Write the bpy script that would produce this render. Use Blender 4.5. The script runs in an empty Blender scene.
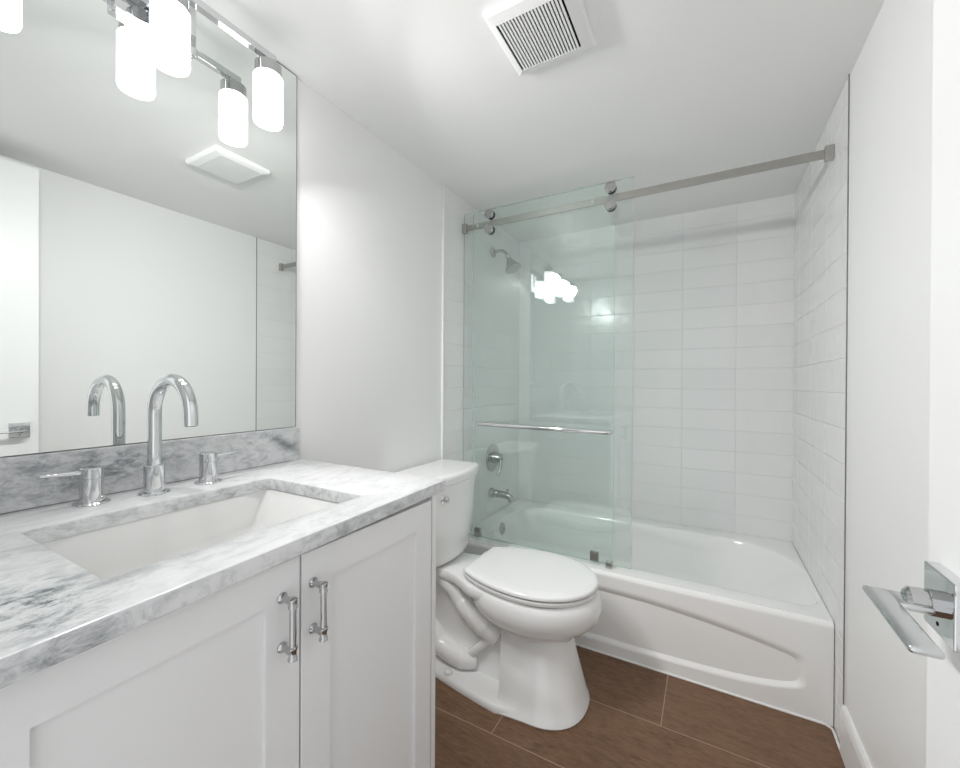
import bpy, bmesh, math, random
from math import sin, cos, pi, radians, sqrt
from mathutils import Vector, Matrix

# ------------------------------------------------------------------ camera, world, exposure
scn = bpy.context.scene
COL = scn.collection
W, H = 1.52, 2.108          # room width, ceiling height
YB = 2.5797                 # back wall
YT = 1.6665                 # where the tile starts
YA = 1.7714                 # tub apron face

cd = bpy.data.cameras.new('camera')
cam = bpy.data.objects.new('camera', cd); COL.objects.link(cam)
cd.sensor_fit = 'HORIZONTAL'; cd.sensor_width = 36.0
cd.lens = 36.0 * 409.35 / 960.0
cd.clip_start = 0.02
th, pit, rol = 0.5088, -0.0039, 0.0055
Fv = Vector((-sin(th)*cos(pit), cos(th)*cos(pit), sin(pit)))
Rv = Vector((cos(th), sin(th), 0)); Uv = Rv.cross(Fv)
R2 = cos(rol)*Rv + sin(rol)*Uv; U2 = -sin(rol)*Rv + cos(rol)*Uv
M = Matrix((R2, U2, -Fv)).transposed().to_4x4()
M.translation = Vector((1.1412, 0, 1.1467))
cam.matrix_world = M
scn.camera = cam

world = bpy.data.worlds.new('world'); scn.world = world; world.use_nodes = True
bg = world.node_tree.nodes['Background']
bg.inputs[0].default_value = (0.97, 0.985, 1.0, 1); bg.inputs[1].default_value = 1.12

LAMP = 5.4
PANEL_W = 5.3                  # watts of each panel added before a lamp shade, aimed into the room                 # emission of the vanity light's shades
vs = scn.view_settings
vs.view_transform = 'Standard'; vs.look = 'None'; vs.gamma = 1; vs.exposure = 0.08
vs.use_curve_mapping = False
scn.cycles.max_bounces = 14; scn.cycles.transparent_max_bounces = 16
scn.cycles.glossy_bounces = 8; scn.cycles.diffuse_bounces = 8
scn.cycles.sample_clamp_indirect = 6.0

# ------------------------------------------------------------------ node helpers
class NT:
    def __init__(s, name):
        s.m = bpy.data.materials.new(name); s.m.use_nodes = True
        s.n = s.m.node_tree.nodes; s.l = s.m.node_tree.links
        s.b = s.n['Principled BSDF']; s.out = s.n['Material Output']
    def node(s, t, **kw):
        n = s.n.new(t)
        for k, v in kw.items(): setattr(n, k, v)
        return n
    def put(s, sock, v):
        if isinstance(v, bpy.types.NodeSocket): s.l.new(v, sock)
        elif v is not None: sock.default_value = v
    def math(s, op, a, b=None, c=None, clamp=False):
        n = s.node('ShaderNodeMath', operation=op, use_clamp=clamp)
        for i, v in enumerate((a, b, c)):
            if v is not None: s.put(n.inputs[i], v)
        return n.outputs[0]
    def mix(s, fac, a, b, blend='MIX'):
        n = s.node('ShaderNodeMix', data_type='RGBA', blend_type=blend)
        s.put(n.inputs[0], fac); s.put(n.inputs[6], a); s.put(n.inputs[7], b)
        return n.outputs[2]
    def noise(s, vec, scale, detail=4, rough=.5, dist=0.0):
        n = s.node('ShaderNodeTexNoise')
        if vec is not None: s.l.new(vec, n.inputs['Vector'])
        n.inputs['Scale'].default_value = scale; n.inputs['Detail'].default_value = detail
        n.inputs['Roughness'].default_value = rough; n.inputs['Distortion'].default_value = dist
        return n.outputs['Fac']
    def ramp(s, fac, stops):
        n = s.node('ShaderNodeValToRGB'); s.l.new(fac, n.inputs[0])
        e = n.color_ramp.elements
        while len(e) < len(stops): e.new(.5)
        for i, (p, c) in enumerate(stops):
            e[i].position = p; e[i].color = (c, c, c, 1) if not hasattr(c, '__len__') else (*c, 1)
        return n.outputs[0]
    def pos(s): return s.node('ShaderNodeNewGeometry').outputs['Position']
    def xyz(s, v):
        n = s.node('ShaderNodeSeparateXYZ'); s.l.new(v, n.inputs[0]); return n.outputs
    def vec(s, x, y, z):
        n = s.node('ShaderNodeCombineXYZ')
        for i, v in enumerate((x, y, z)): s.put(n.inputs[i], v)
        return n.outputs[0]
    def scalev(s, v, f):
        n = s.node('ShaderNodeVectorMath', operation='MULTIPLY'); s.l.new(v, n.inputs[0]); n.inputs[1].default_value = f
        return n.outputs[0]
    def bump(s, h, strength, dist=.002, normal=None):
        n = s.node('ShaderNodeBump'); n.inputs['Strength'].default_value = strength
        n.inputs['Distance'].default_value = dist; s.l.new(h, n.inputs['Height'])
        if normal is not None: s.l.new(normal, n.inputs['Normal'])
        return n.outputs[0]
    def set(s, **kw):
        for k, v in kw.items(): s.put(s.b.inputs[k.replace('_', ' ')], v)
        return s

def c3(a, b=None, c=None): return (a, a if b is None else b, a if c is None else c, 1)

def paint(name, col, rough=.5, bump=.08, scale=60, coat=0.0):
    t = NT(name); p = t.pos()
    n = t.noise(p, 3.0, 3)
    t.set(Base_Color=t.mix(n, c3(*[x*.975 for x in col]), c3(*col)), Roughness=rough,
          Normal=t.bump(t.noise(p, scale, 3), bump, .001))
    t.b.inputs['Coat Weight'].default_value = coat
    return t.m

M_wall = paint('wall_paint', (.87, .87, .87), .42, .10, 45)
M_ceil = paint('ceiling_paint', (.90, .90, .895), .6, .05, 30)
M_trim = paint('trim_paint', (.84, .84, .84), .35, .03)
M_cab = paint('cabinet_paint', (.80, .80, .805), .33, .03)
M_door = paint('door_paint', (.86, .86, .86), .35, .03)
M_cer = paint('glazed_ceramic', (.84, .84, .835), .07, .0, 10, .5)
M_sink = paint('sink_ceramic', (.74, .74, .73), .07, .0, 10, .1)
M_tub = paint('tub_acrylic', (.90, .90, .895), .12, .0, 10, .4)
for m_ in (M_cer, M_tub): m_.node_tree.nodes['Principled BSDF'].inputs['Coat Weight'].default_value = .1
M_seat = paint('seat_plastic', (.86, .86, .86), .18, .0, 10)
M_vent = paint('vent_plastic', (.86, .86, .86), .4, .0, 10)
M_dark = paint('dark_recess', (.012, .012, .012), .8, .0)
M_gap = paint('gap_grey', (.16, .16, .16), .6, .0)
M_caulk = paint('caulk_white', (.84, .84, .83), .5, .0)
M_edge = paint('tile_edge_shade', (.20, .20, .20), .45, .0)

def metal(name, col, rough, bump=0):
    t = NT(name); p = t.pos()
    n = t.noise(p, 40, 2)
    t.set(Base_Color=c3(*col), Metallic=1.0, Roughness=t.math('MULTIPLY_ADD', n, .04, rough))
    return t.m
M_chrome = metal('polished_chrome', (.72, .73, .74), .03)
M_chrome3 = metal('dark_polished_chrome', (.50, .50, .505), .05)
M_chrome2 = metal('brushed_nickel', (.50, .49, .47), .22)
M_satin = metal('satin_nickel_rail', (.42, .41, .39), .28)
M_plate = metal('brushed_chrome_lever', (.62, .63, .64), .20)
M_mirror = metal('mirror_silver', (.88, .905, .89), .0)
M_mirror.node_tree.nodes['Principled BSDF'].inputs['Roughness'].default_value = 0
for l in list(M_mirror.node_tree.links):
    if l.to_socket.name == 'Roughness': M_mirror.node_tree.links.remove(l)

def tiles(name, axis, off, dark=1.0):
    t = NT(name); p = t.pos(); s = t.xyz(p)
    def joint(c, o, pitch, g):
        f = t.math('FRACT', t.math('DIVIDE', t.math('SUBTRACT', c, o - 20*pitch), pitch))
        d = t.math('MULTIPLY', t.math('MINIMUM', f, t.math('SUBTRACT', 1.0, f)), pitch)
        n = t.node('ShaderNodeMapRange', interpolation_type='SMOOTHSTEP')
        t.l.new(d, n.inputs[0]); n.inputs[1].default_value = g*.55; n.inputs[2].default_value = g*1.9
        n.inputs[3].default_value = 1; n.inputs[4].default_value = 0
        return n.outputs[0], t.math('FLOOR', t.math('DIVIDE', t.math('SUBTRACT', c, o - 20*pitch), pitch))
    ju, iu = joint(s[axis], off, .2589, .0013)
    jz, iz = joint(s[2], .3337, .112, .0013)
    j = t.math('MAXIMUM', ju, jz)
    wn = t.node('ShaderNodeTexWhiteNoise', noise_dimensions='2D')
    t.l.new(t.vec(iu, iz, 0.0), wn.inputs['Vector'])
    base = t.mix(wn.outputs['Value'], c3(.80, .805, .805), c3(.83, .83, .83))
    col = t.mix(j, base, c3(.74, .74, .735))
    wav = t.noise(p, 7.0, 2)
    wav2 = t.math('ADD', t.math('MULTIPLY', wav, 1.0), t.math('MULTIPLY', wn.outputs['Value'], .0))
    b1 = t.bump(wav2, .22, .010)
    b2 = t.bump(t.math('SUBTRACT', 1.0, j), .55, .0020, b1)
    t.set(Base_Color=col, Roughness=t.math('MULTIPLY_ADD', j, .40, .17), Normal=b2)
    t.b.inputs['Specular IOR Level'].default_value = .38
    return t.m
M_tile_back = tiles('white_wall_tile_back', 0, 1.0113)
M_tile_side = tiles('white_wall_tile_side', 1, YT)

def marble():
    t = NT('white_grey_marble'); p = t.pos(); s = t.xyz(p)
    q = t.scalev(p, (1.0, .55, 1.0))
    warp = t.node('ShaderNodeTexNoise'); t.l.new(q, warp.inputs['Vector']); warp.inputs['Scale'].default_value = 5
    wv = t.node('ShaderNodeVectorMath', operation='MULTIPLY_ADD')
    t.l.new(warp.outputs['Color'], wv.inputs[0]); wv.inputs[1].default_value = (.30, .30, .30); t.l.new(q, wv.inputs[2])
    v = wv.outputs[0]
    cloud = t.ramp(t.noise(v, 5.0, 5, .62), [(.40, 0), (.66, 1)])
    streak = t.ramp(t.noise(t.scalev(v, (3.0, 1.0, 3.0)), 9.0, 9, .72, .4), [(.46, 0), (.64, 1)])
    fine = t.ramp(t.noise(t.scalev(p, (1.5, .9, 1.5)), 30.0, 8, .78, .8), [(.46, 0), (.62, 1)])
    def blob(cx, cy, cz, rx, ry, rz):
        a = t.math('DIVIDE', t.math('SUBTRACT', s[0], cx), rx)
        b = t.math('DIVIDE', t.math('SUBTRACT', s[1], cy), ry)
        c = t.math('DIVIDE', t.math('SUBTRACT', s[2], cz), rz)
        d = t.math('ADD', t.math('ADD', t.math('MULTIPLY', a, a), t.math('MULTIPLY', b, b)), t.math('MULTIPLY', c, c))
        return t.math('EXPONENT', t.math('MULTIPLY', d, -1.0))
    # the dark smudges the slab shows: front left corner, behind the taps, right end of the upstand
    bl = t.math('ADD', blob(.50, .155, .90, .10, .045, .2), t.math('MULTIPLY', blob(0, .36, .960, .035, .15, .045), .85))
    dv = t.math('ADD', s[2], t.math('MULTIPLY', s[1], .55))      # slanting streak
    band = t.math('DIVIDE', t.math('SUBTRACT', dv, .955 + .55*.80), .016)
    slash = t.math('MULTIPLY', t.math('EXPONENT', t.math('MULTIPLY', t.math('MULTIPLY', band, band), -1.0)), blob(0, .80, .955, .04, .055, .06))
    broken = t.ramp(t.noise(t.scalev(p, (2.6, 1.3, 2.6)), 19, 9, .78, .7), [(.46, 0), (.60, 1)])
    dark = t.math('ADD', t.math('MULTIPLY', bl, t.math('MULTIPLY_ADD', broken, 1.0, .10)), t.math('MULTIPLY', slash, .9), clamp=True)
    # edge and upstand are a little greyer stone
    ups = t.node('ShaderNodeMapRange'); t.l.new(s[0], ups.inputs[0])
    ups.inputs[1].default_value = .024; ups.inputs[2].default_value = .018; ups.inputs[3].default_value = 0; ups.inputs[4].default_value = 1
    grey = t.math('ADD', t.math('MULTIPLY', cloud, .10), t.math('MULTIPLY', streak, .16))
    grey = t.math('ADD', grey, t.math('MULTIPLY', t.math('MULTIPLY', fine, t.math('MULTIPLY_ADD', cloud, .7, .3)), .26))
    grey = t.math('ADD', grey, t.math('MULTIPLY', ups.outputs[0], t.math('MULTIPLY_ADD', fine, .34, .20)))
    inside = t.node('ShaderNodeMapRange'); t.l.new(s[2], inside.inputs[0])      # sawn flanks of the slab show more grain
    inside.inputs[1].default_value = .9010; inside.inputs[2].default_value = .8985; inside.inputs[3].default_value = 0; inside.inputs[4].default_value = 1
    grey = t.math('ADD', grey, t.math('MULTIPLY', inside.outputs[0], t.math('MULTIPLY_ADD', fine, .20, t.math('MULTIPLY_ADD', streak, .14, .02))))
    grey = t.math('ADD', grey, t.math('MULTIPLY', dark, .95), clamp=True)
    col = t.mix(grey, c3(.73, .73, .74), c3(.11, .135, .15))
    t.set(Base_Color=col, Roughness=.16, Normal=t.bump(fine, .04, .001))
    return t.m
M_marble = marble()

def wood_floor():
    t = NT('brown_wood_plank_tile'); p = t.pos(); s = t.xyz(p)
    PY, PX = .305, 1.2
    ry = t.math('DIVIDE', t.math('SUBTRACT', s[1], 1.185 - PY*10), PY)
    row = t.math('FLOOR', ry); fy = t.math('FRACT', ry)
    dy = t.math('MULTIPLY', t.math('MINIMUM', fy, t.math('SUBTRACT', 1.0, fy)), PY)
    offx = t.math('MULTIPLY_ADD', t.math('SUBTRACT', row, 10.0), .48, .53)
    rx = t.math('ADD', t.math('DIVIDE', t.math('SUBTRACT', s[0], offx), PX), 20.0)
    ix = t.math('FLOOR', rx); fx = t.math('FRACT', rx)
    dx = t.math('MULTIPLY', t.math('MINIMUM', fx, t.math('SUBTRACT', 1.0, fx)), PX)
    d = t.math('MINIMUM', dx, dy)
    mr = t.node('ShaderNodeMapRange'); t.l.new(d, mr.inputs[0])
    mr.inputs[1].default_value = .0010; mr.inputs[2].default_value = .0022; mr.inputs[3].default_value = 1; mr.inputs[4].default_value = 0
    g = mr.outputs[0]
    wn = t.node('ShaderNodeTexWhiteNoise', noise_dimensions='2D'); t.l.new(t.vec(row, ix, 0.0), wn.inputs['Vector'])
    sh = t.math('MULTIPLY', wn.outputs['Value'], 7.0)
    v = t.vec(t.math('ADD', s[0], sh), t.math('MULTIPLY', s[1], 5.0), sh)
    grain = t.noise(v, 8, 12, .76, .9)
    fine = t.noise(t.vec(t.math('MULTIPLY', s[0], 1.0), t.math('MULTIPLY', s[1], 9.0), sh), 30, 6, .7)
    cloud = t.noise(t.vec(t.math('ADD', s[0], sh), t.math('MULTIPLY', s[1], 1.8), 0.0), 4.5, 5, .6, .5)
    col = t.ramp(grain, [(.32, (.042, .018, .008)), (.46, (.122, .060, .028)), (.58, (.200, .108, .054)), (.75, (.090, .044, .021))])
    col = t.mix(t.math('MULTIPLY', cloud, .75), col, c3(.100, .048, .022))
    col = t.mix(t.ramp(fine, [(.42, 0), (.66, .6)]), col, c3(.30, .165, .100))
    col = t.mix(t.math('MULTIPLY', wn.outputs['Value'], .22), col, c3(.21, .120, .068))
    col = t.mix(g, col, c3(.34, .24, .17))
    b = t.bump(fine, .12, .001); b = t.bump(t.math('SUBTRACT', 1.0, g), .5, .0015, b)
    t.set(Base_Color=col, Roughness=t.math('MULTIPLY_ADD', fine, .2, .38), Normal=b)
    return t.m
M_floor = wood_floor()

def clear_glass(name, tint, edge=False):
    t = NT(name)
    tr = t.node('ShaderNodeBsdfTransparent'); tr.inputs[0].default_value = (*tint, 1)
    gl = t.node('ShaderNodeBsdfGlossy'); gl.inputs['Roughness'].default_value = .0; gl.inputs[0].default_value = (.95, 1, .98, 1)
    fr = t.node('ShaderNodeFresnel'); fr.inputs[0].default_value = 1.5
    # a face seen from inside the pane reflects no more than one seen from outside
    geo = t.node('ShaderNodeNewGeometry')
    dotn = t.node('ShaderNodeVectorMath', operation='DOT_PRODUCT'); t.l.new(geo.outputs['Normal'], dotn.inputs[0]); t.l.new(geo.outputs['Incoming'], dotn.inputs[1])
    f1 = t.math('POWER', t.math('SUBTRACT', 1.0, t.math('ABSOLUTE', dotn.outputs['Value']), clamp=True), 5.0)
    fac = t.math('MULTIPLY_ADD', f1, .93, .065)
    mx = t.node('ShaderNodeMixShader'); t.l.new(fac, mx.inputs[0]); t.l.new(tr.outputs[0], mx.inputs[1]); t.l.new(gl.outputs[0], mx.inputs[2])
    t.l.new(mx.outputs[0], t.out.inputs[0]); t.n.remove(t.b); t.n.remove(fr)
    return t.m
M_glass = clear_glass('green_tinted_glass', (.966, .987, .981))
def glass_edge():
    t = NT('glass_cut_edge'); n = t.noise(t.pos(), 30, 2)
    t.set(Base_Color=t.mix(n, c3(.42, .55, .52), c3(.55, .66, .63)), Roughness=.12)
    t.b.inputs['Transmission Weight'].default_value = .35
    return t.m
M_gedge = glass_edge()

def lamp_glass():
    t = NT('seeded_lamp_glass'); p = t.pos()
    v = t.node('ShaderNodeTexVoronoi'); t.l.new(p, v.inputs['Vector']); v.inputs['Scale'].default_value = 190
    seeds = t.ramp(v.outputs['Distance'], [(.12, .72), (.34, 1.0)])
    n = t.noise(p, 60, 2)
    t.set(Base_Color=c3(.9), Roughness=.15)
    t.put(t.b.inputs['Emission Color'], t.mix(n, seeds, c3(1, .995, .98), 'MULTIPLY'))
    t.put(t.b.inputs['Emission Strength'], LAMP)
    return t.m
M_lamp = lamp_glass()

# ------------------------------------------------------------------ mesh helpers
def box(bm, x0, x1, y0, y1, z0, z1, bev=0, seg=2, mat=0):
    vs_ = [bm.verts.new((x, y, z)) for z in (z0, z1) for y in (y0, y1) for x in (x0, x1)]
    idx = [(0, 2, 3, 1), (4, 5, 7, 6), (0, 1, 5, 4), (2, 6, 7, 3), (0, 4, 6, 2), (1, 3, 7, 5)]
    fs = [bm.faces.new([vs_[i] for i in f]) for f in idx]
    for f in fs: f.material_index = mat
    if bev:
        es = list({e for f in fs for e in f.edges})
        bmesh.ops.bevel(bm, geom=es, offset=bev, segments=seg, affect='EDGES', profile=.5, material=-1)
    return bm
def frame(d):
    d = Vector(d).normalized()
    a = Vector((0, 0, 1)) if abs(d.z) < .95 else Vector((1, 0, 0))
    u = d.cross(a).normalized(); return u, d.cross(u).normalized()
def rings(bm, rs, close=True, cap0=True, cap1=True, mat=0):
    """skin a list of point rings"""
    R = [[bm.verts.new(p) for p in r] for r in rs]
    n = len(R[0])
    for a, b in zip(R, R[1:]):
        for i in range(n if close else n-1):
            f = bm.faces.new((a[i], a[(i+1) % n], b[(i+1) % n], b[i])); f.material_index = mat
    if cap0: bm.faces.new(list(reversed(R[0]))).material_index = mat
    if cap1: bm.faces.new(R[-1]).material_index = mat
    return R
def tube(bm, pts, r, n=20, cap=True, up=None):
    pts = [Vector(p) for p in pts]
    rr = r if hasattr(r, '__len__') else [r]*len(pts)
    rs = []; u = None
    for i, p in enumerate(pts):
        d = (pts[min(i+1, len(pts)-1)] - pts[max(i-1, 0)]).normalized()
        if u is None: u, _ = frame(d)
        u = (u - d*u.dot(d)).normalized(); v = d.cross(u)
        rs.append([p + rr[i]*(cos(2*pi*k/n)*u + sin(2*pi*k/n)*v) for k in range(n)])
    rings(bm, rs, True, cap, cap)
def lathe(bm, c, axis, prof, n=32):
    """profile = [(distance along axis, radius)...]"""
    c = Vector(c); a = Vector(axis).normalized(); u, v = frame(a)
    rs = [[c + a*t_ + max(r, 1e-5)*(cos(2*pi*k/n)*u + sin(2*pi*k/n)*v) for k in range(n)] for t_, r in prof]
    rings(bm, rs)
def spline(pts, k=8):
    P = [Vector(p) for p in pts]; P = [2*P[0]-P[1]] + P + [2*P[-1]-P[-2]]
    out = []
    for i in range(1, len(P)-2):
        for j in range(k):
            t = j/k; a, b, c, d = P[i-1:i+3]
            out.append(.5*((2*b)+(-a+c)*t+(2*a-5*b+4*c-d)*t*t+(-a+3*b-3*c+d)*t**3))
    out.append(P[-2]); return out
def rrect(x0, x1, y0, y1, r, k=8):
    pts = []
    for cx, cy, a0 in ((x1-r, y1-r, 0), (x0+r, y1-r, 90), (x0+r, y0+r, 180), (x1-r, y0+r, 270)):
        for i in range(k+1):
            a = radians(a0 + 90*i/k); pts.append((cx+r*cos(a), cy+r*sin(a)))
    return pts
def rrect4(x0, x1, y0, y1, rs_, k=12):
    pts = []; a_, b_, c_, d_ = rs_      # radii: x1y1, x0y1, x0y0, x1y0
    for cx, cy, r, a0 in ((x1-a_, y1-a_, a_, 0), (x0+b_, y1-b_, b_, 90), (x0+c_, y0+c_, c_, 180), (x1-d_, y0+d_, d_, 270)):
        for i in range(k+1):
            a = radians(a0 + 90*i/k); pts.append((cx+r*cos(a), cy+r*sin(a)))
    return pts
def project_to_rect(pts, c, x0, x1, y0, y1):
    """where rays from c through pts hit the rectangle; nearest ones snapped onto its corners"""
    out = []
    for x, y in pts:
        dx, dy = x-c[0], y-c[1]
        t = min(((x1-c[0])/dx if dx > 1e-9 else (x0-c[0])/dx if dx < -1e-9 else 1e9),
                ((y1-c[1])/dy if dy > 1e-9 else (y0-c[1])/dy if dy < -1e-9 else 1e9))
        out.append([c[0]+dx*t, c[1]+dy*t])
    for X, Y in ((x0, y0), (x0, y1), (x1, y0), (x1, y1)):
        i = min(range(len(out)), key=lambda k: (out[k][0]-X)**2 + (out[k][1]-Y)**2)
        out[i] = [X, Y]
    return [tuple(p) for p in out]

def obj(name, bm, mat, parent=None, smooth=None, loc=None):
    me = bpy.data.meshes.new(name)
    base = Vector(parent_world(parent)) if parent else Vector(loc or (0, 0, 0))
    if loc is not None and parent: base = Vector(loc)
    bmesh.ops.recalc_face_normals(bm, faces=bm.faces)
    bmesh.ops.translate(bm, verts=bm.verts, vec=-base)
    bm.to_mesh(me); bm.free()
    for m in (mat if isinstance(mat, (list, tuple)) else [mat]): me.materials.append(m)
    o = bpy.data.objects.new(name, me); COL.objects.link(o)
    if parent:
        o.parent = parent; o.location = base - Vector(parent_world(parent))
    else: o.location = base
    if smooth is not None:
        for p in me.polygons: p.use_smooth = True
        me.set_sharp_from_angle(angle=radians(smooth))
    return o
def parent_world(o):
    v = Vector((0, 0, 0))
    while o is not None: v += o.location; o = o.parent
    return v
def thing(name, label, cat, loc=(0, 0, 0), group=None):
    o = bpy.data.objects.new(name, None); COL.objects.link(o); o.location = loc
    o.empty_display_size = .05
    return tag(o, label, cat, group)
def tag(o, label, cat, group=None):
    o['label'] = label; o['category'] = cat
    if group: o['group'] = group
    return o
def struct(name, bm, m, parent=None, smooth=None, label=None):
    o = obj(name, bm, m, parent, smooth)
    if parent is None: o['kind'] = 'structure'
    if label: o['label'] = label
    return o
def B(): return bmesh.new()

# ------------------------------------------------------------------ the room
YN = -.16      # near wall (the doorway the picture is taken from)
struct('floor', box(B(), -.12, W+.12, YN-.12, YB+.12, -.06, 0), M_floor, label='brown wood-look plank floor with pale grout lines')
struct('ceiling', box(B(), -.12, W+.12, YN-.12, YB+.12, H, H+.06), M_ceil, label='smooth white ceiling')
wl = struct('wall_left', box(B(), -.12, 0, YN, YB, 0, H), M_wall, label='white painted wall behind the vanity and toilet')
wr = struct('wall_right', box(B(), W, W+.12, YN, YB, 0, H), M_wall, label='plain white painted wall on the right')
struct('wall_back', box(B(), -.12, W+.12, YB, YB+.12, 0, H), M_tile_back, label='white stacked tile wall behind the bathtub')
bm = B()
DX0, DX1, DZ = .55, 1.385, 2.06
box(bm, -.12, DX0, YN-.12, YN, 0, H); box(bm, DX1, W+.12, YN-.12, YN, 0, H); box(bm, DX0, DX1, YN-.12, YN, DZ, H)
struct('wall_front', bm, M_wall, label='white wall around the doorway')
TK = .008
o = obj('tile_cladding', box(B(), 0, TK, YT, YB, 0, H-.0005), M_tile_side, wl); o['label'] = 'white stacked tiles on the shower end of the wall'
o = obj('tile_cladding', box(B(), W-.004, W, YT, YB, 0, H-.0005), M_tile_side, wr); o['label'] = 'white stacked tiles on the shower end of the wall'
struct('trim_1', box(B(), 0, .011, YT-.012, YT-.0005, 0, H-.001, .003), M_caulk, label='white bead edging the left tiles')
struct('trim_2', box(B(), W-.0062, W-.0030, YT-.004, YT-.0005, .151, H-.001), M_edge, label='thin dark strip standing for the shaded unglazed edge of the right tiles')  # dark grey stands in for shade on the bare tile edge
struct('trim_4', box(B(), W-.0029, W-.0002, YT-.004, YT-.0005, .151, H-.001, .001), M_caulk, label='white caulk line beside the right tiles')
bm = B()
prof = [(0, 0), (.013, 0), (.013, .125), (.010, .142), (.006, .150), (0, .150)]
rings(bm, [[(W-x, y, z) for x, z in prof] for y in (YN, YT-.004)])
struct('baseboard_right', bm, M_trim, label='white baseboard along the right wall')
bm = B(); rings(bm, [[(x, y, z) for x, z in prof] for y in (.83, YT-.014)])
struct('baseboard_left', bm, M_trim, label='white baseboard behind the toilet')
# caulk line at the foot of the tub
bm = B(); tube(bm, [(.010, YA-.002, .002), (W-.028, YA-.002, .002), (W-.012, YA-.014, .002), (W-.010, YA-.03, .002), (W-.010, YT, .002)], .004, 8)
struct('trim_3', bm, M_caulk, label='pale caulk line where the tub meets the floor')

# ------------------------------------------------------------------ open door on the right
DFX = 1.343; DY1 = .603
dr = struct('door_1', box(B(), DFX, DFX+.035, -.13, DY1, .012, 2.035, .0015), M_door, label='white flush door swung open beside the right wall')
hd = obj('door_handle', box(B(), 1.331, 1.3425, .516, .575, .912, .971, .0012), M_chrome, dr)
hd['label'] = 'square polished chrome rose and lever'
bm = B(); lathe(bm, (1.332, .546, .9410), (-1, 0, 0), [(0, .0120), (.008, .0120), (.0083, .0102), (.011, .0102), (.0113, .0115), (.021, .0110), (.024, .008), (.0245, .0)], 28)
obj('lever_neck', bm, M_chrome3, hd, 40)
bm = B(); box(bm, 1.2805, 1.3015, .446, .560, .9350, .9415, .0028, 3)
box(bm, 1.298, 1.325, .530, .560, .9352, .9412, .0025, 2)
obj('lever', bm, M_plate, hd, 40)
bm = B(); lathe(bm, (1.3312, .546, .922), (-1, 0, 0), [(0, .002), (.0006, .002)], 12); obj('set_screw_hole', bm, M_dark, hd)
for z in (.25, 1.05, 1.85):
    bm = B(); tube(bm, [(DFX+.041, -.135, z), (DFX+.041, -.135, z+.09)], .006, 12); obj('hinge', bm, M_chrome2, dr, 40)

# ------------------------------------------------------------------ vanity cabinet
CX = .545
vc = thing('vanity_cabinet', 'white two-door shaker vanity cabinet under the marble countertop', 'cabinet', (.28, .44, 0))
bm = B()
box(bm, .002, CX-.018, .07, .0985, .10, .874); box(bm, .002, CX-.018, .7985, .817, .10, .874)
box(bm, .002, CX-.018, .0985, .7985, .10, .118); box(bm, .002, .012, .0985, .7985, .118, .874)
box(bm, .49, CX-.018, .0985, .7985, .118, .135)
box(bm, CX-.018, CX, .06, .817, .10, .118); box(bm, CX-.018, CX, .06, .082, .118, .874)
box(bm, CX-.018, CX, .798, .817, .118, .874); box(bm, CX-.018, CX, .082, .798, .862, .874)
obj('carcass', bm, M_cab, vc)
bm = B(); box(bm, CX-.0178, CX+.0195, .8035, .819, .0, .8735, .001)
obj('end_panel', bm, M_cab, vc)
bm = B(); box(bm, CX-.07, CX-.055, .08, .803, 0, .0995); obj('toe_kick', bm, M_cab, vc)
def shaker_door(y0, y1, hy):
    z0, z1 = .115, .8645; st = .0585; x0, x1 = CX+.001, CX+.020
    bm = B()
    outer = [(y0, z0), (y1, z0), (y1, z1), (y0, z1)]
    inner = [(y0+st, z0+st), (y1-st, z0+st), (y1-st, z1-st), (y0+st, z1-st)]
    inn2 = [(y0+st+.004, z0+st+.004), (y1-st-.004, z0+st+.004), (y1-st-.004, z1-st-.004), (y0+st+.004, z1-st-.004)]
    rs = [[(x0, y, z) for y, z in outer], [(x1-.0012, y, z) for y, z in outer],
          [(x1, y+(.0012 if i in (0, 3) else -.0012), z+(.0012 if i < 2 else -.0012)) for i, (y, z) in enumerate(outer)],
          [(x1, y, z) for y, z in inner], [(x1-.008, y, z) for y, z in inner2(inner)], ]
    rings(bm, rs)
    d = obj('door', bm, M_cab, vc)
    hx = x1
    bm = B()
    for z in (.7335, .8105):
        lathe(bm, (hx, hy, z), (1, 0, 0), [(0, .0085), (.002, .0085), (.004, .0068), (.008, .0050), (.014, .0048), (.017, .0058), (.024, .0058)], 20)
    bz = [(-.0515, .0056), (-.050, .0074), (-.047, .0074), (-.045, .0060), (-.038, .0056), (-.033, .0074), (-.030, .0074), (-.029, .0052),
          (.029, .0052), (.030, .0072), (.033, .0072), (.037, .0060), (.040, .0070), (.0435, .0070), (.045, .0050), (.0455, .001)]
    lathe(bm, (hx+.026, hy, .772), (0, 0, 1), [(-.052, .001)]+bz, 24)
    obj('handle', bm, M_chrome3, d, 40)
def inner2(i): return [(i[0][0]+.0006, i[0][1]+.0006), (i[1][0]-.0006, i[1][1]+.0006), (i[2][0]-.0006, i[2][1]-.0006), (i[3][0]+.0006, i[3][1]-.0006)]
shaker_door(.0760, .4375, .4055)
shaker_door(.4410, .7985, .4625)

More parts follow.
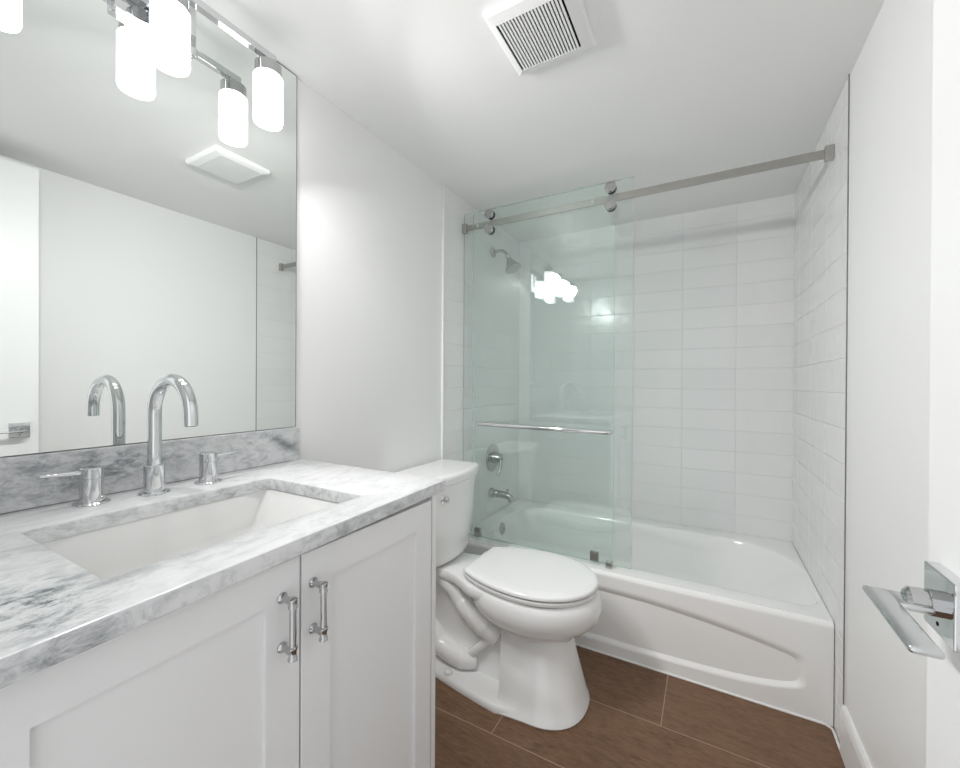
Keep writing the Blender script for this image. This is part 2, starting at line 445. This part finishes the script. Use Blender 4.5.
# ------------------------------------------------------------------ countertop, upstand, basin
CT, CB = .9026, .8752
bx0, bx1, by0, by1 = .172, .494, .215, .646
inner = rrect(bx0, bx1, by0, by1, .012, 6)
bm = B()
c = ((bx0+bx1)/2, (by0+by1)/2)
out = project_to_rect(inner, c, .001, .58, .012, .853)
def fx(y): return .607 - .046*y
out = [((fx(y) if x > .57 else x), y) for x, y in out]
def inset(pts, d):
    return [(x+(d if x < .01 else 0)-(d if x > .5 else 0), y+(d if y < .02 else 0)-(d if y > .85 else 0)) for x, y in pts]
def shr(pts, d):   # widen the cut-out
    return [(x+d*(1 if x > c[0] else -1), y+d*(1 if y > c[1] else -1)) for x, y in pts]
rs = [[(x, y, CB) for x, y in inner], [(x, y, CT-.003) for x, y in inner], [(x, y, CT-.001) for x, y in shr(inner, .001)],
      [(x, y, CT) for x, y in shr(inner, .003)], [(x, y, CT) for x, y in inset(out, .003)],
      [(x, y, CT-.001) for x, y in inset(out, .001)], [(x, y, CT-.003) for x, y in out], [(x, y, CB+.002) for x, y in out], [(x, y, CB) for x, y in inset(out, .002)]]
R = rings(bm, rs, True, False, False)
n = len(inner)
for i in range(n): bm.faces.new((R[-1][i], R[-1][(i+1) % n], R[0][(i+1) % n], R[0][i]))
tag(obj('countertop', bm, M_marble, None, 35), 'white and grey veined marble countertop with rectangular sink cut-out', 'countertop')
tag(obj('backsplash', box(B(), .001, .021, .012, .848, CT+.0004, 1.0035, .0015), M_marble), 'low grey-veined marble upstand between countertop and mirror', 'backsplash')

sk = thing('sink', 'white rectangular undermount ceramic sink set in the marble countertop', 'sink', (c[0], c[1], CB-.15))
bm = B()
def rr(x0, x1, y0, y1, r, z): return [(x, y, z) for x, y in rrect(x0, x1, y0, y1, r, 6)]
zt = CB-.0006
rs = [rr(bx0-.02, bx1+.02, by0-.02, by1+.02, .02, zt), rr(bx0-.003, bx1+.003, by0-.003, by1+.003, .015, zt), rr(bx0-.001, bx1, by0, by1, .016, zt-.004),
      rr(bx0+.004, bx1-.012, by0+.030, by1-.030, .022, zt-.075), rr(bx0+.012, bx1-.022, by0+.050, by1-.050, .030, zt-.112),
      rr(bx0+.03, bx1-.045, by0+.075, by1-.075, .035, zt-.125), rr(bx0+.10, bx1-.11, by0+.15, by1-.15, .03, zt-.129)]
rings(bm, rs, True, False, True)
rs2 = [[(x + (0.0), y, z-.012) for x, y, z in r] for r in rs[:1]]
obj('basin', bm, M_sink, sk, 50)
bm = B(); lathe(bm, ((bx0+bx1)/2, c[1], zt-.1288), (0, 0, 1), [(0, .03), (.002, .03), (.003, .026), (.0015, .02), (.003, .017), (.006, .0)], 28)
obj('drain', bm, M_chrome, sk, 40)

# ------------------------------------------------------------------ taps
fa = thing('faucet', 'tall chrome gooseneck faucet behind the sink', 'faucet', (.094, .431, CT))
z0 = CT+.0004
bm = B(); lathe(bm, (.094, .431, z0), (0, 0, 1), [(0, .0285), (.002, .0285), (.0045, .026), (.005, .019)]); obj('base_plate', bm, M_chrome, fa, 30)
bm = B(); lathe(bm, (.094, .431, z0+.0045), (0, 0, 1), [(0, .019), (.056, .019), (.0575, .018), (.058, .012)]); obj('collar', bm, M_chrome, fa, 30)
bm = B()
r = .074
pts = [(.094, .431, z0+.05+.012*i) for i in range(11)]
zc = z0+.172
pts = [(.094, .431, z0+.05), (.094, .431, z0+.10), (.094, .431, z0+.14)] + [(.094+r-r*cos(radians(a)), .431, zc+r*sin(radians(a))) for a in range(0, 181, 8)] + [(.094+2*r, .431, zc-.006), (.094+2*r+.0005, .431, zc-.018)]
tube(bm, pts, .0128, 28); obj('spout', bm, M_chrome, fa, 40)
bm = B(); lathe(bm, (.094+2*r+.0005, .431, zc-.0181), (0, 0, -1), [(0, .0095), (.001, .009), (.0012, .0)], 20); obj('aerator', bm, M_gap, fa)
def tap(x, y, s, label):
    t = thing('tap_handle', label, 'tap handle', (x, y, CT), 'tap handles beside the faucet')
    bm = B(); lathe(bm, (x, y, z0), (0, 0, 1), [(0, .0285), (.002, .0285), (.004, .026), (.0045, .018)]); obj('base_plate', bm, M_chrome, t, 30)
    bm = B(); lathe(bm, (x, y, z0+.004), (0, 0, 1), [(0, .0195), (.012, .0188), (.046, .0184), (.0466, .0174), (.048, .0174), (.0486, .0188), (.0655, .0190), (.0675, .0175), (.068, .0)]); obj('body', bm, M_chrome, t, 30)
    bm = B()
    zz = z0+.0625
    rs = []
    for d, hw, hh, dz in ((.010, .0060, .0048, 0), (.024, .0058, .0046, .0005), (.05, .0052, .0036, .002), (.072, .0052, .0030, .0035), (.074, .003, .001, .0035)):
        rs.append([(x+hw*cos(a), y+s*d, zz+dz+hh*sin(a)) for a in [2*pi*k/14 for k in range(14)]])
    rings(bm, rs); obj('lever', bm, M_chrome, t, 50)
tap(.073, .334, -1, 'chrome lever tap left of the gooseneck faucet, lever pointing left')
tap(.089, .543, 1, 'chrome lever tap right of the gooseneck faucet, lever pointing right')

# ------------------------------------------------------------------ mirror
mi = thing('wall_mirror', 'large frameless wall mirror above the marble upstand', 'mirror', (.001, .35, 1.005))
obj('mirror_glass', box(B(), .0012, .006, YN+.005, .8425, 1.0052, H-.004), M_mirror, mi)
bm = B(); box(bm, .001, .0062, .8425, .8445, 1.0045, H-.003); box(bm, .001, .0062, YN+.005, .8425, H-.0042, H-.0022); box(bm, .001, .0062, YN+.005, .8425, 1.004, 1.0052)
obj('mirror_edge', bm, M_gap, mi)

# ------------------------------------------------------------------ vanity light
vl = thing('vanity_light', 'three-lamp chrome bar light mounted on the mirror', 'light fixture', (.0062, .46, 1.95))
obj('canopy', box(B(), .0064, .026, .385, .545, 1.95, 2.086, .002), M_chrome, vl)
bm = B()
bar_x = .088
box(bm, .026, bar_x+.008, .450, .474, 2.012, 2.034, .001)
box(bm, bar_x-.009, bar_x+.009, .215, .712, 2.022, 2.040, .001)
obj('bar', bm, M_chrome, vl)
for y in (.235, .462, .694):
    bm = B(); lathe(bm, (bar_x, y, 2.022), (0, 0, -1), [(0, .012), (.012, .012), (.0125, .030), (.015, .0335), (.045, .0335), (.046, .030)], 32)
    s = obj('lamp_socket', bm, M_chrome3, vl, 35)
    bm = B(); tube(bm, [(bar_x, y+.0335, 1.998), (bar_x, y+.0365, 1.998)], .0028, 12); obj('thumb_screw', bm, M_gap, s)
    bm = B(); lathe(bm, (bar_x, y, 1.9765), (0, 0, -1), [(0, .034), (.004, .0365), (.121, .0365), (.127, .0345), (.1285, .030), (.1285, .001)], 40)
    obj('lamp_shade', bm, M_lamp, vl, 50)
    sl = bpy.data.lights.new('lamp_fill_panel', 'AREA'); sl.shape = 'RECTANGLE'; sl.energy = PANEL_W; sl.size = .055; sl.size_y = .11  # added light panel outside the shade, aimed down and toward the tub
    sl.color = (1, .993, .980); sl.spread = radians(140)
    so = bpy.data.objects.new('lamp_fill_panel', sl); COL.objects.link(so); so.location = (bar_x+.032, y+.026, 1.905)
    so.rotation_euler = Vector((cos(radians(40))*cos(radians(38)), sin(radians(40))*cos(radians(38)), -sin(radians(38)))).to_track_quat('-Z', 'Y').to_euler()

# ------------------------------------------------------------------ ceiling vent
ve = thing('ceiling_vent', 'white square exhaust fan grille on the ceiling', 'vent', (.74, 1.05, H-.03))
bm = B()
x0, x1, y0, y1 = .625, .860, .930, 1.165
sx0, sx1, sy0, sy1 = .646, .826, .962, 1.137
zr = H-.0005
o1 = [(x0, y0), (x1, y0), (x1, y1), (x0, y1)]
def ins(d): return [(x0+d, y0+d), (x1-d, y0+d), (x1-d, y1-d), (x0+d, y1-d)]
hole = [(sx0, sy0), (sx1, sy0), (sx1, sy1), (sx0, sy1)]
R = rings(bm, [[(x, y, zr) for x, y in o1], [(x, y, zr-.013) for x, y in o1], [(x, y, zr-.018) for x, y in ins(.006)], [(x, y, zr-.024) for x, y in hole], [(x, y, zr-.004) for x, y in hole]], True, False, False)
obj('cover', bm, M_vent, ve)
bm = B()
for q in (.0006,):
    hole_ = [(sx0+q, sy0+q), (sx1-q, sy0+q), (sx1-q, sy1-q), (sx0+q, sy1-q)]
    rings(bm, [[(x, y, zr-.0195) for x, y in hole_], [(x, y, zr-.002) for x, y in hole_]], True, False, True)
obj('backing', bm, M_dark, ve)  # black box; the shade inside the slots is put into its colour
bm = B(); N = 20; pt = (sx1-sx0)/N
for i in range(N-1):
    xc = sx0 + pt*(i+1)
    box(bm, xc-pt*.29, xc+pt*.29, sy0-.0005, sy1+.0005, zr-.0235, zr-.0200)
obj('louvre', bm, M_vent, ve)

# ------------------------------------------------------------------ toilet
TY = 1.452
to = thing('toilet', 'white two-piece toilet with closed lid between vanity and bathtub', 'toilet', (.42, TY, 0))
def egg(xb, xf, xw, hw, z, n=56, pf=1.0, pb=.62):
    out = []
    for k in range(n):
        a = 2*pi*k/n; cc, ss = cos(a), sin(a); sg = 1 if ss >= 0 else -1
        if cc >= 0: out.append((xw+(xf-xw)*abs(cc)**pf, TY+hw*sg*abs(ss)**pf, z))
        else: out.append((xw-(xw-xb)*abs(cc)**pb, TY+hw*sg*abs(ss)**pb, z))
    return out
bm = B()
prof = [(.395, .36, .785, .165), (.399, .35, .800, .178), (.392, .34, .810, .186), (.375, .335, .817, .191), (.352, .335, .820, .193), (.325, .345, .815, .189),
        (.300, .36, .802, .177), (.280, .38, .780, .158), (.262, .40, .752, .135), (.245, .42, .728, .115), (.22, .44, .716, .105), (.19, .46, .712, .098)]
rings(bm, [egg(xb, xf, .565, hw, z, pb=.8) for z, xb, xf, hw in prof])
# pedestal: flat back at x = .478, flaring to the foot
def ped(xf, hw, z, xb=.478, hb=None, p=.72):
    hb = hw if hb is None else hb
    out = []; N = 26; sh_ = -.017*max(0, 1-z/.22)
    TY_ = TY+sh_
    for k in range(N+1):
        a = -pi/2 + pi*k/N; out.append((.60+(xf-.60)*abs(cos(a))**p, TY_+hw*(1 if sin(a) >= 0 else -1)*abs(sin(a))**.85, z))
    out.append((xb+.006, TY_+hb, z)); out.append((xb, TY_+hb-.006, z)); out.append((xb, TY_-hb+.006, z)); out.append((xb+.006, TY_-hb, z))
    return out
rings(bm, [ped(.776, .160, 0, xb=.50, hb=.170, p=.82), ped(.779, .163, .005, xb=.50, hb=.172, p=.82), ped(.777, .160, .012, xb=.499, hb=.168, p=.82), ped(.772, .152, .022, xb=.497, hb=.146, p=.82),
           ped(.764, .144, .05, xb=.495, hb=.136, p=.82), ped(.746, .130, .11, xb=.489, hb=.122, p=.84), ped(.727, .116, .17, xb=.482, hb=.108, p=.86), ped(.716, .107, .22, hb=.100, p=.88), ped(.711, .104, .25, hb=.095, p=.88)])
# foot plate behind the pedestal
def foot(d, z, wide=0):
    pts = []
    for x, h in ((.60, .155), (.56, .176), (.50, .190), (.42, .181), (.32, .165), (.22, .147), (.14, .128), (.11, .10)): pts.append((x, TY-h+d, z))
    for x, h in ((.11, .10), (.14, .128), (.22, .147), (.32, .165), (.42, .181), (.50, .190), (.56, .176), (.60, .155)): pts.append((x, TY+h-d, z))
    return pts
rings(bm, [foot(0, 0), foot(-.001, .012), foot(.004, .022), foot(.012, .026)])
# centre web and deck
rings(bm, [[(x, y, z) for x, y in rrect(.13, .52, TY-w, TY+w, .03, 5)] for z, w in ((.02, .075), (.05, .062), (.2, .055), (.33, .065), (.378, .080))])
def deck(z, d=0):
    L = [(.045, .105), (.16, .100), (.23, .098), (.28, .108), (.33, .136), (.38, .165), (.46, .172)]
    return [(x, TY-h+d, z) for x, h in L] + [(x, TY+h-d, z) for x, h in reversed(L)]
rings(bm, [deck(.358, .012), deck(.362, .003), deck(.372), deck(.388), deck(.395, .004), deck(.397, .012)])
for s in (-1, 1):
    tube(bm, spline([(.17, TY+s*.045, .35), (.245, TY+s*.058, .325), (.30, TY+s*.066, .275), (.35, TY+s*.070, .245), (.405, TY+s*.066, .205), (.445, TY+s*.050, .175)]), [.038]*8+[.036]*8+[.040]*8+[.042]*8+[.038]*8+[.03], 24)
    tube(bm, spline([(.10, TY+s*.045, .17), (.155, TY+s*.062, .125), (.20, TY+s*.074, .085), (.26, TY+s*.078, .068), (.315, TY+s*.076, .062), (.345, TY+s*.05, .058)]), [.036]*8+[.038]*8+[.040]*8+[.040]*8+[.036]*8+[.026], 24)
    tube(bm, spline([(.315, TY+s*.068, .070), (.36, TY+s*.074, .110), (.415, TY+s*.068, .165), (.45, TY+s*.06, .185)]), .016, 16)
obj('bowl', bm, M_cer, to, 42)
for s in (-1, 1):
    bm = B(); lathe(bm, (.275, TY+s*.138, .0255), (0, 0, 1), [(0, .0145), (.009, .0145), (.014, .012), (.0175, .006), (.018, .0)], 20)
    obj('bolt_cap', bm, M_seat, to, 60)
def seatring(z, d):
    pts = []; xb, xf, xw, hw, hb, rc = .330+d, .806-d, .575, .190-d, .128-d, .012
    for k in range(41):
        a = -pi/2 + pi*k/40; pts.append((xw+(xf-xw)*abs(cos(a))**.97, TY+hw*sin(a), z))
    side = []
    for k in range(1, 13):
        u = k/12; x = xw-(xw-xb-rc)*u; side.append((x, hb+(hw-hb)*(1-u**2.1)))
    side += [(xb+rc*.45, hb-rc*.25), (xb, hb-rc*1.1)]
    pts += [(x, TY+y, z) for x, y in side] + [(x, TY-y, z) for x, y in reversed(side)]
    return pts
bm = B(); rings(bm, [seatring(.4025, .008), seatring(.4035, .004), seatring(.410, .001), seatring(.4165, .001), seatring(.4178, .005)]); obj('seat', bm, M_seat, to, 50)
bm = B(); rings(bm, [seatring(.4232, .006), seatring(.4242, .001), seatring(.4285, .0), seatring(.435, .001), seatring(.4385, .005), seatring(.4405, .014), seatring(.4412, .04), seatring(.4415, .09)])
li = obj('seat_lid', bm, M_seat, to, 50)
bm = B(); rings(bm, [seatring(.4175, .009), seatring(.4235, .009)]); obj('lid_gap_shade', bm, M_gap, li)  # dark ring added to paint the shade between seat and lid
bm = B(); rings(bm, [seatring(.3970, .012), seatring(.4028, .012)]); obj('seat_gap_shade', bm, M_gap, to)  # same, painting the shade between bowl and seat
for s in (-1, 1): obj('seat_hinge', box(B(), .312, .350, TY+s*.075-.022, TY+s*.075+.022, .397, .425, .006, 3), M_seat, to, 50)
def tankring(z, hw, xf, bow, x_b=.016, r=.03, d=0):
    pts = []
    n_ = 22
    pts.append((x_b, TY-hw+.01, z)); pts.append((x_b, TY+hw-.01, z)); pts.append((x_b+.01, TY+hw, z))
    for k in range(n_+1):
        t = 1-2*k/n_; ex = abs(t)**12
        pts.append((xf+bow*(1-t*t)-.012*ex, TY+hw*t*(1-.0*ex), z))
    pts.append((x_b+.01, TY-hw, z))
    return pts
bm = B()
rings(bm, [tankring(.404, .140, .172, .03), tankring(.407, .152, .184, .032), tankring(.416, .161, .190, .034), tankring(.440, .165, .193, .036), tankring(.475, .168, .193, .036),
           tankring(.485, .170, .199, .036), tankring(.60, .182, .203, .036), tankring(.72, .194, .207, .038), tankring(.7345, .195, .206, .038)])
obj('tank', bm, M_cer, to, 40)
bm = B()
rings(bm, [tankring(.735, .204, .212, .040, .012), tankring(.738, .212, .216, .040, .010), tankring(.762, .213, .218, .040, .010), tankring(.770, .211, .215, .040, .011), tankring(.7745, .202, .209, .040, .015), tankring(.7755, .18, .19, .040, .025)])
obj('tank_lid', bm, M_cer, to, 35)
bm = B(); lathe(bm, (.224, 1.347, .682), (1, 0, 0), [(0, .019), (.005, .019), (.008, .016), (.009, .009), (.018, .009), (.022, .013), (.026, .009), (.0265, .0)], 28)
obj('flush_lever', bm, M_chrome, to, 40)

# ------------------------------------------------------------------ bathtub
TL, TR, RZ = TK+.002, W-.006, .348
tb = thing('bathtub', 'white alcove bathtub with sculpted apron panel', 'bathtub', (.76, 2.18, 0))
bm = B()
ix0, ix1, iy0, iy1 = .095, 1.500, 1.866, 2.480
def tr(d0, d1, dy0, dy1, r, z): return [(x, y, z) for x, y in rrect4(ix0+d0, ix1-d1, iy0+dy0, iy1-dy1, (r*1.5, r, r, max(.03, r*1.9-.30)))]
base_in = rrect4(ix0, ix1, iy0, iy1, (.30, .20, .20, .08))
cc_ = ((ix0+ix1)/2, (iy0+iy1)/2)
out = project_to_rect(base_in, cc_, TL, TR, YA+.013, YB-.002)
rs = [[(x, y, 0.0) for x, y in out], [(x, y, RZ-.004) for x, y in out], [(x, y, RZ) for x, y in out],
      tr(-.010, -.006, -.010, -.010, .203, RZ), tr(-.004, -.004, -.004, -.004, .202, RZ-.0015), tr(0, 0, 0, 0, .20, RZ-.006), tr(.004, .008, .004, .004, .197, RZ-.02),
      tr(.015, .08, .016, .02, .19, RZ-.10), tr(.028, .17, .030, .035, .175, RZ-.20), tr(.05, .24, .045, .05, .14, RZ-.255), tr(.08, .25, .07, .075, .12, RZ-.280), tr(.13, .32, .12, .12, .10, RZ-.290)]
rings(bm, rs, True, False, True)
obj('tub_shell', bm, M_tub, tb, 45)
# apron: a height field with the bow-shaped recess
bm = B()
NX, NZ = 190, 64
def sstep(a, b, x):
    t = max(0, min(1, (x-a)/(b-a))); return t*t*(3-2*t)
def apron_y(x, z):
    u = (x-.76)/.67
    top = .282 - .069*u*u ; bot = .054 + .022*u*u + .030*max(0, abs(u)-.0)**8
    e = .678
    # signed distances to the recess edges (positive inside)
    d = min(top-z, z-bot, (e-abs(x-.76)))
    k = .009
    ds = -k*math.log(math.exp(-max(-.2, min(.4, top-z))/k)+math.exp(-max(-.2, min(.4, z-bot))/k)+math.exp(-max(-.2, min(.8, e-abs(x-.76)))/k))
    wt = sstep(0, .03, min(top-z, .03)) if False else 1
    up = max(0, min(1, (z-bot)/(max(.02, top-bot))))
    dep = .018*sstep(-.006, .016+.030*up, ds)
    bulge = .0
    y = YA + dep + bulge
    if z > RZ-.022:
        a = (z-(RZ-.022))/.022; y += .022*(1-sqrt(max(0, 1-a*a)))
    return y
grid = []
for j in range(NZ+1):
    z = RZ*(j/NZ)
    if j > NZ-8: z = RZ-.022*(1-((j-(NZ-8))/8))**1.0 if j >= NZ-8 else z
    else: z = (RZ-.022)*(j/(NZ-8))
    grid.append([bm.verts.new((TL+(TR-TL)*i/NX, apron_y(TL+(TR-TL)*i/NX, z), z)) for i in range(NX+1)])
for j in range(NZ):
    for i in range(NX): bm.faces.new((grid[j][i], grid[j][i+1], grid[j+1][i+1], grid[j+1][i]))
back = [bm.verts.new((TL, YA+.03, RZ-.0005)), bm.verts.new((TR, YA+.03, RZ-.0005))]
bm.faces.new(grid[NZ]+[back[1], back[0]])
obj('apron', bm, M_tub, tb, 45)
bm = B(); ox = ix0+.010
lathe(bm, (ox-.004, 2.135, .300), (1, .0, .12), [(0, .034), (.004, .034), (.008, .031), (.010, .020), (.013, .018), (.015, .008), (.016, .0)], 32)
box(bm, ox+.004, ox+.016, 2.130, 2.140, .290, .310, .002)
obj('overflow_plate', bm, M_chrome2, tb, 40)

# ------------------------------------------------------------------ shower fittings on the left tile
SX = TK+.0005
sv = thing('shower_valve', 'round chrome shower valve with lever on the left tile wall', 'shower valve', (SX, 2.19, .69))
bm = B(); lathe(bm, (SX, 2.19, .695), (1, 0, 0), [(0, .083), (.004, .083), (.008, .078), (.011, .050), (.012, .034)], 40); obj('escutcheon', bm, M_chrome2, sv, 30)
bm = B(); lathe(bm, (SX+.011, 2.19, .695), (1, 0, 0), [(0, .034), (.02, .030), (.045, .026), (.052, .022), (.055, .0)], 32); obj('hub', bm, M_chrome2, sv, 40)
bm = B(); tube(bm, spline([(SX+.05, 2.19, .700), (SX+.062, 2.178, .670), (SX+.066, 2.155, .630), (SX+.060, 2.14, .600)]), [.013]*8+[.010]*8+[.008]*9, 16); obj('lever', bm, M_chrome2, sv, 40)
ts = thing('tub_spout', 'chrome tub spout below the shower valve', 'spout', (SX, 2.17, .49))
bm = B(); lathe(bm, (SX, 2.17, .487), (1, 0, 0), [(0, .030), (.008, .030), (.016, .024), (.02, .022)], 28); obj('flange', bm, M_chrome2, ts, 35)
bm = B(); tube(bm, spline([(SX+.015, 2.17, .487), (SX+.05, 2.17, .487), (SX+.095, 2.17, .486), (SX+.125, 2.17, .478), (SX+.140, 2.17, .452)]), [.023]*8+[.021]*8+[.020]*8+[.020]*8+[.019], 24)
obj('spout_body', bm, M_chrome2, ts, 50)
bm = B(); lathe(bm, (SX+.112, 2.17, .500), (0, 0, 1), [(0, .005), (.014, .005), (.015, .009), (.022, .009), (.024, .006), (.0245, 0)], 18); obj('diverter_knob', bm, M_chrome2, ts, 40)
sh = thing('wall_shower', 'chrome shower head on a curved arm high on the left tile wall', 'shower', (SX, 2.18, 1.93))
bm = B(); lathe(bm, (SX, 2.18, 1.925), (1, 0, 0), [(0, .030), (.004, .030), (.010, .022), (.013, .012)], 28); obj('flange', bm, M_chrome2, sh, 35)
bm = B(); tube(bm, spline([(SX+.01, 2.18, 1.925), (SX+.045, 2.18, 1.930), (SX+.078, 2.18, 1.918), (SX+.100, 2.18, 1.892)]), .0095, 18)
lathe(bm, (SX+.103, 2.18, 1.886), (.36, 0, -.93), [(-.012, .010), (-.008, .015), (.006, .015), (.01, .012)], 20); obj('arm', bm, M_chrome2, sh, 50)
bm = B(); lathe(bm, (SX+.106, 2.18, 1.878), (.40, 0, -.92), [(0, .013), (.012, .017), (.030, .026), (.055, .041), (.066, .048), (.074, .050), (.078, .047), (.079, .0)], 36); obj('shower_head', bm, M_chrome2, sh, 40)

# ------------------------------------------------------------------ shower rail and glass
RY = 1.838
ra = thing('shower_rail', 'long brushed nickel rail spanning the bathtub below the ceiling', 'rail', (.76, RY, 1.95))
obj('rail_bar', box(B(), TK+.004, W-.006, RY-.005, RY+.005, 1.936, 1.966, .001), M_satin, ra)
for x0, x1 in ((TK+.0006, TK+.026), (W-.030, W-.0046)):
    obj('end_bracket', box(B(), x0, x1, RY-.012, RY+.0072, 1.925, 1.976, .0015), M_chrome2, ra)

for x in (.101, .688):
    bm = B(); lathe(bm, (x, RY-.0052, 1.951), (0, -1, 0), [(0, .0085), (.006, .0085), (.0075, .007), (.0078, .0)], 20); obj('bolt', bm, M_chrome, ra, 40)
    bm = B(); lathe(bm, (x, RY+.0052, 1.951), (0, 1, 0), [(0, .012), (.0030, .012)], 20); obj('spacer', bm, M_gap, ra, 40)

def pane(name, x0, x1, y0, y1, z0, z1, parent):
    bm = B(); box(bm, x0, x1, y0, y1, z0, z1)
    bm.faces.ensure_lookup_table(); bm.normal_update()
    for f in bm.faces:
        f.material_index = 0 if abs(f.normal.y) > .5 else 1
    return obj(name, bm, [M_glass, M_gedge], parent)
# fixed panel stands behind the rail
FY0, FY1 = 1.8465, 1.8545
fp = thing('fixed_glass_panel', 'wider fixed clear glass panel on the tub rim, against the left tile wall', 'glass panel', (.43, 1.85, RZ))
pane('glass_pane', TK+.0015, .858, FY0, FY1, RZ+.0015, 2.030, fp)
bm = B(); box(bm, .085, .118, FY0-.007, FY1+.007, RZ+.0012, RZ+.044, .001); obj('clamp', bm, M_chrome2, fp)
# sliding door hangs in front of the rail
GY0, GY1 = 1.8155, 1.8235
sd = thing('sliding_glass_door', 'narrower sliding clear glass door hung from the rail by rollers', 'shower door', (.43, 1.82, RZ))
pane('glass_pane', .083, .787, GY0, GY1, RZ+.012, 2.018, sd)
for x in (.179, .768):
    for z in (1.9890, 1.9130):
        bm = B()
        lathe(bm, (x, GY0-.001, z), (0, -1, 0), [(0, .0195), (.003, .0235), (.013, .0235), (.0155, .021), (.0157, .0165), (.0142, .016), (.0142, .0)], 32)
        lathe(bm, (x, GY1+.0005, z), (0, 1, 0), [(0, .015), (.003, .015), (.0035, .0235), (.009, .0235)], 28)
        obj('roller', bm, M_chrome3, sd, 30)
hb = B()
hy = GY0-.038
tube(hb, spline([(.776, GY0-.0005, .937), (.776, GY0-.018, .937), (.774, hy+.008, .937), (.764, hy, .937)]) + [(.5, hy, .9385), (.15, hy, .941)] + spline([(.140, hy, .941), (.130, hy+.008, .941), (.128, hy+.02, .941), (.128, GY0-.0005, .941)]), .0105, 20)
o = obj('towel_bar', hb, M_chrome, sd, 50); o['label'] = 'slim chrome towel bar handle'
bm = B(); box(bm, .690, .726, GY0-.004, GY1+.003, RZ+.018, RZ+.058, .001); obj('bumper_clip', bm, M_chrome2, sd)
gb = tag(obj('door_guide', box(B(), .758, .784, 1.806, 1.834, RZ+.0006, RZ+.024, .001), M_chrome2), 'small nickel door guide block standing on the tub rim', 'door guide')
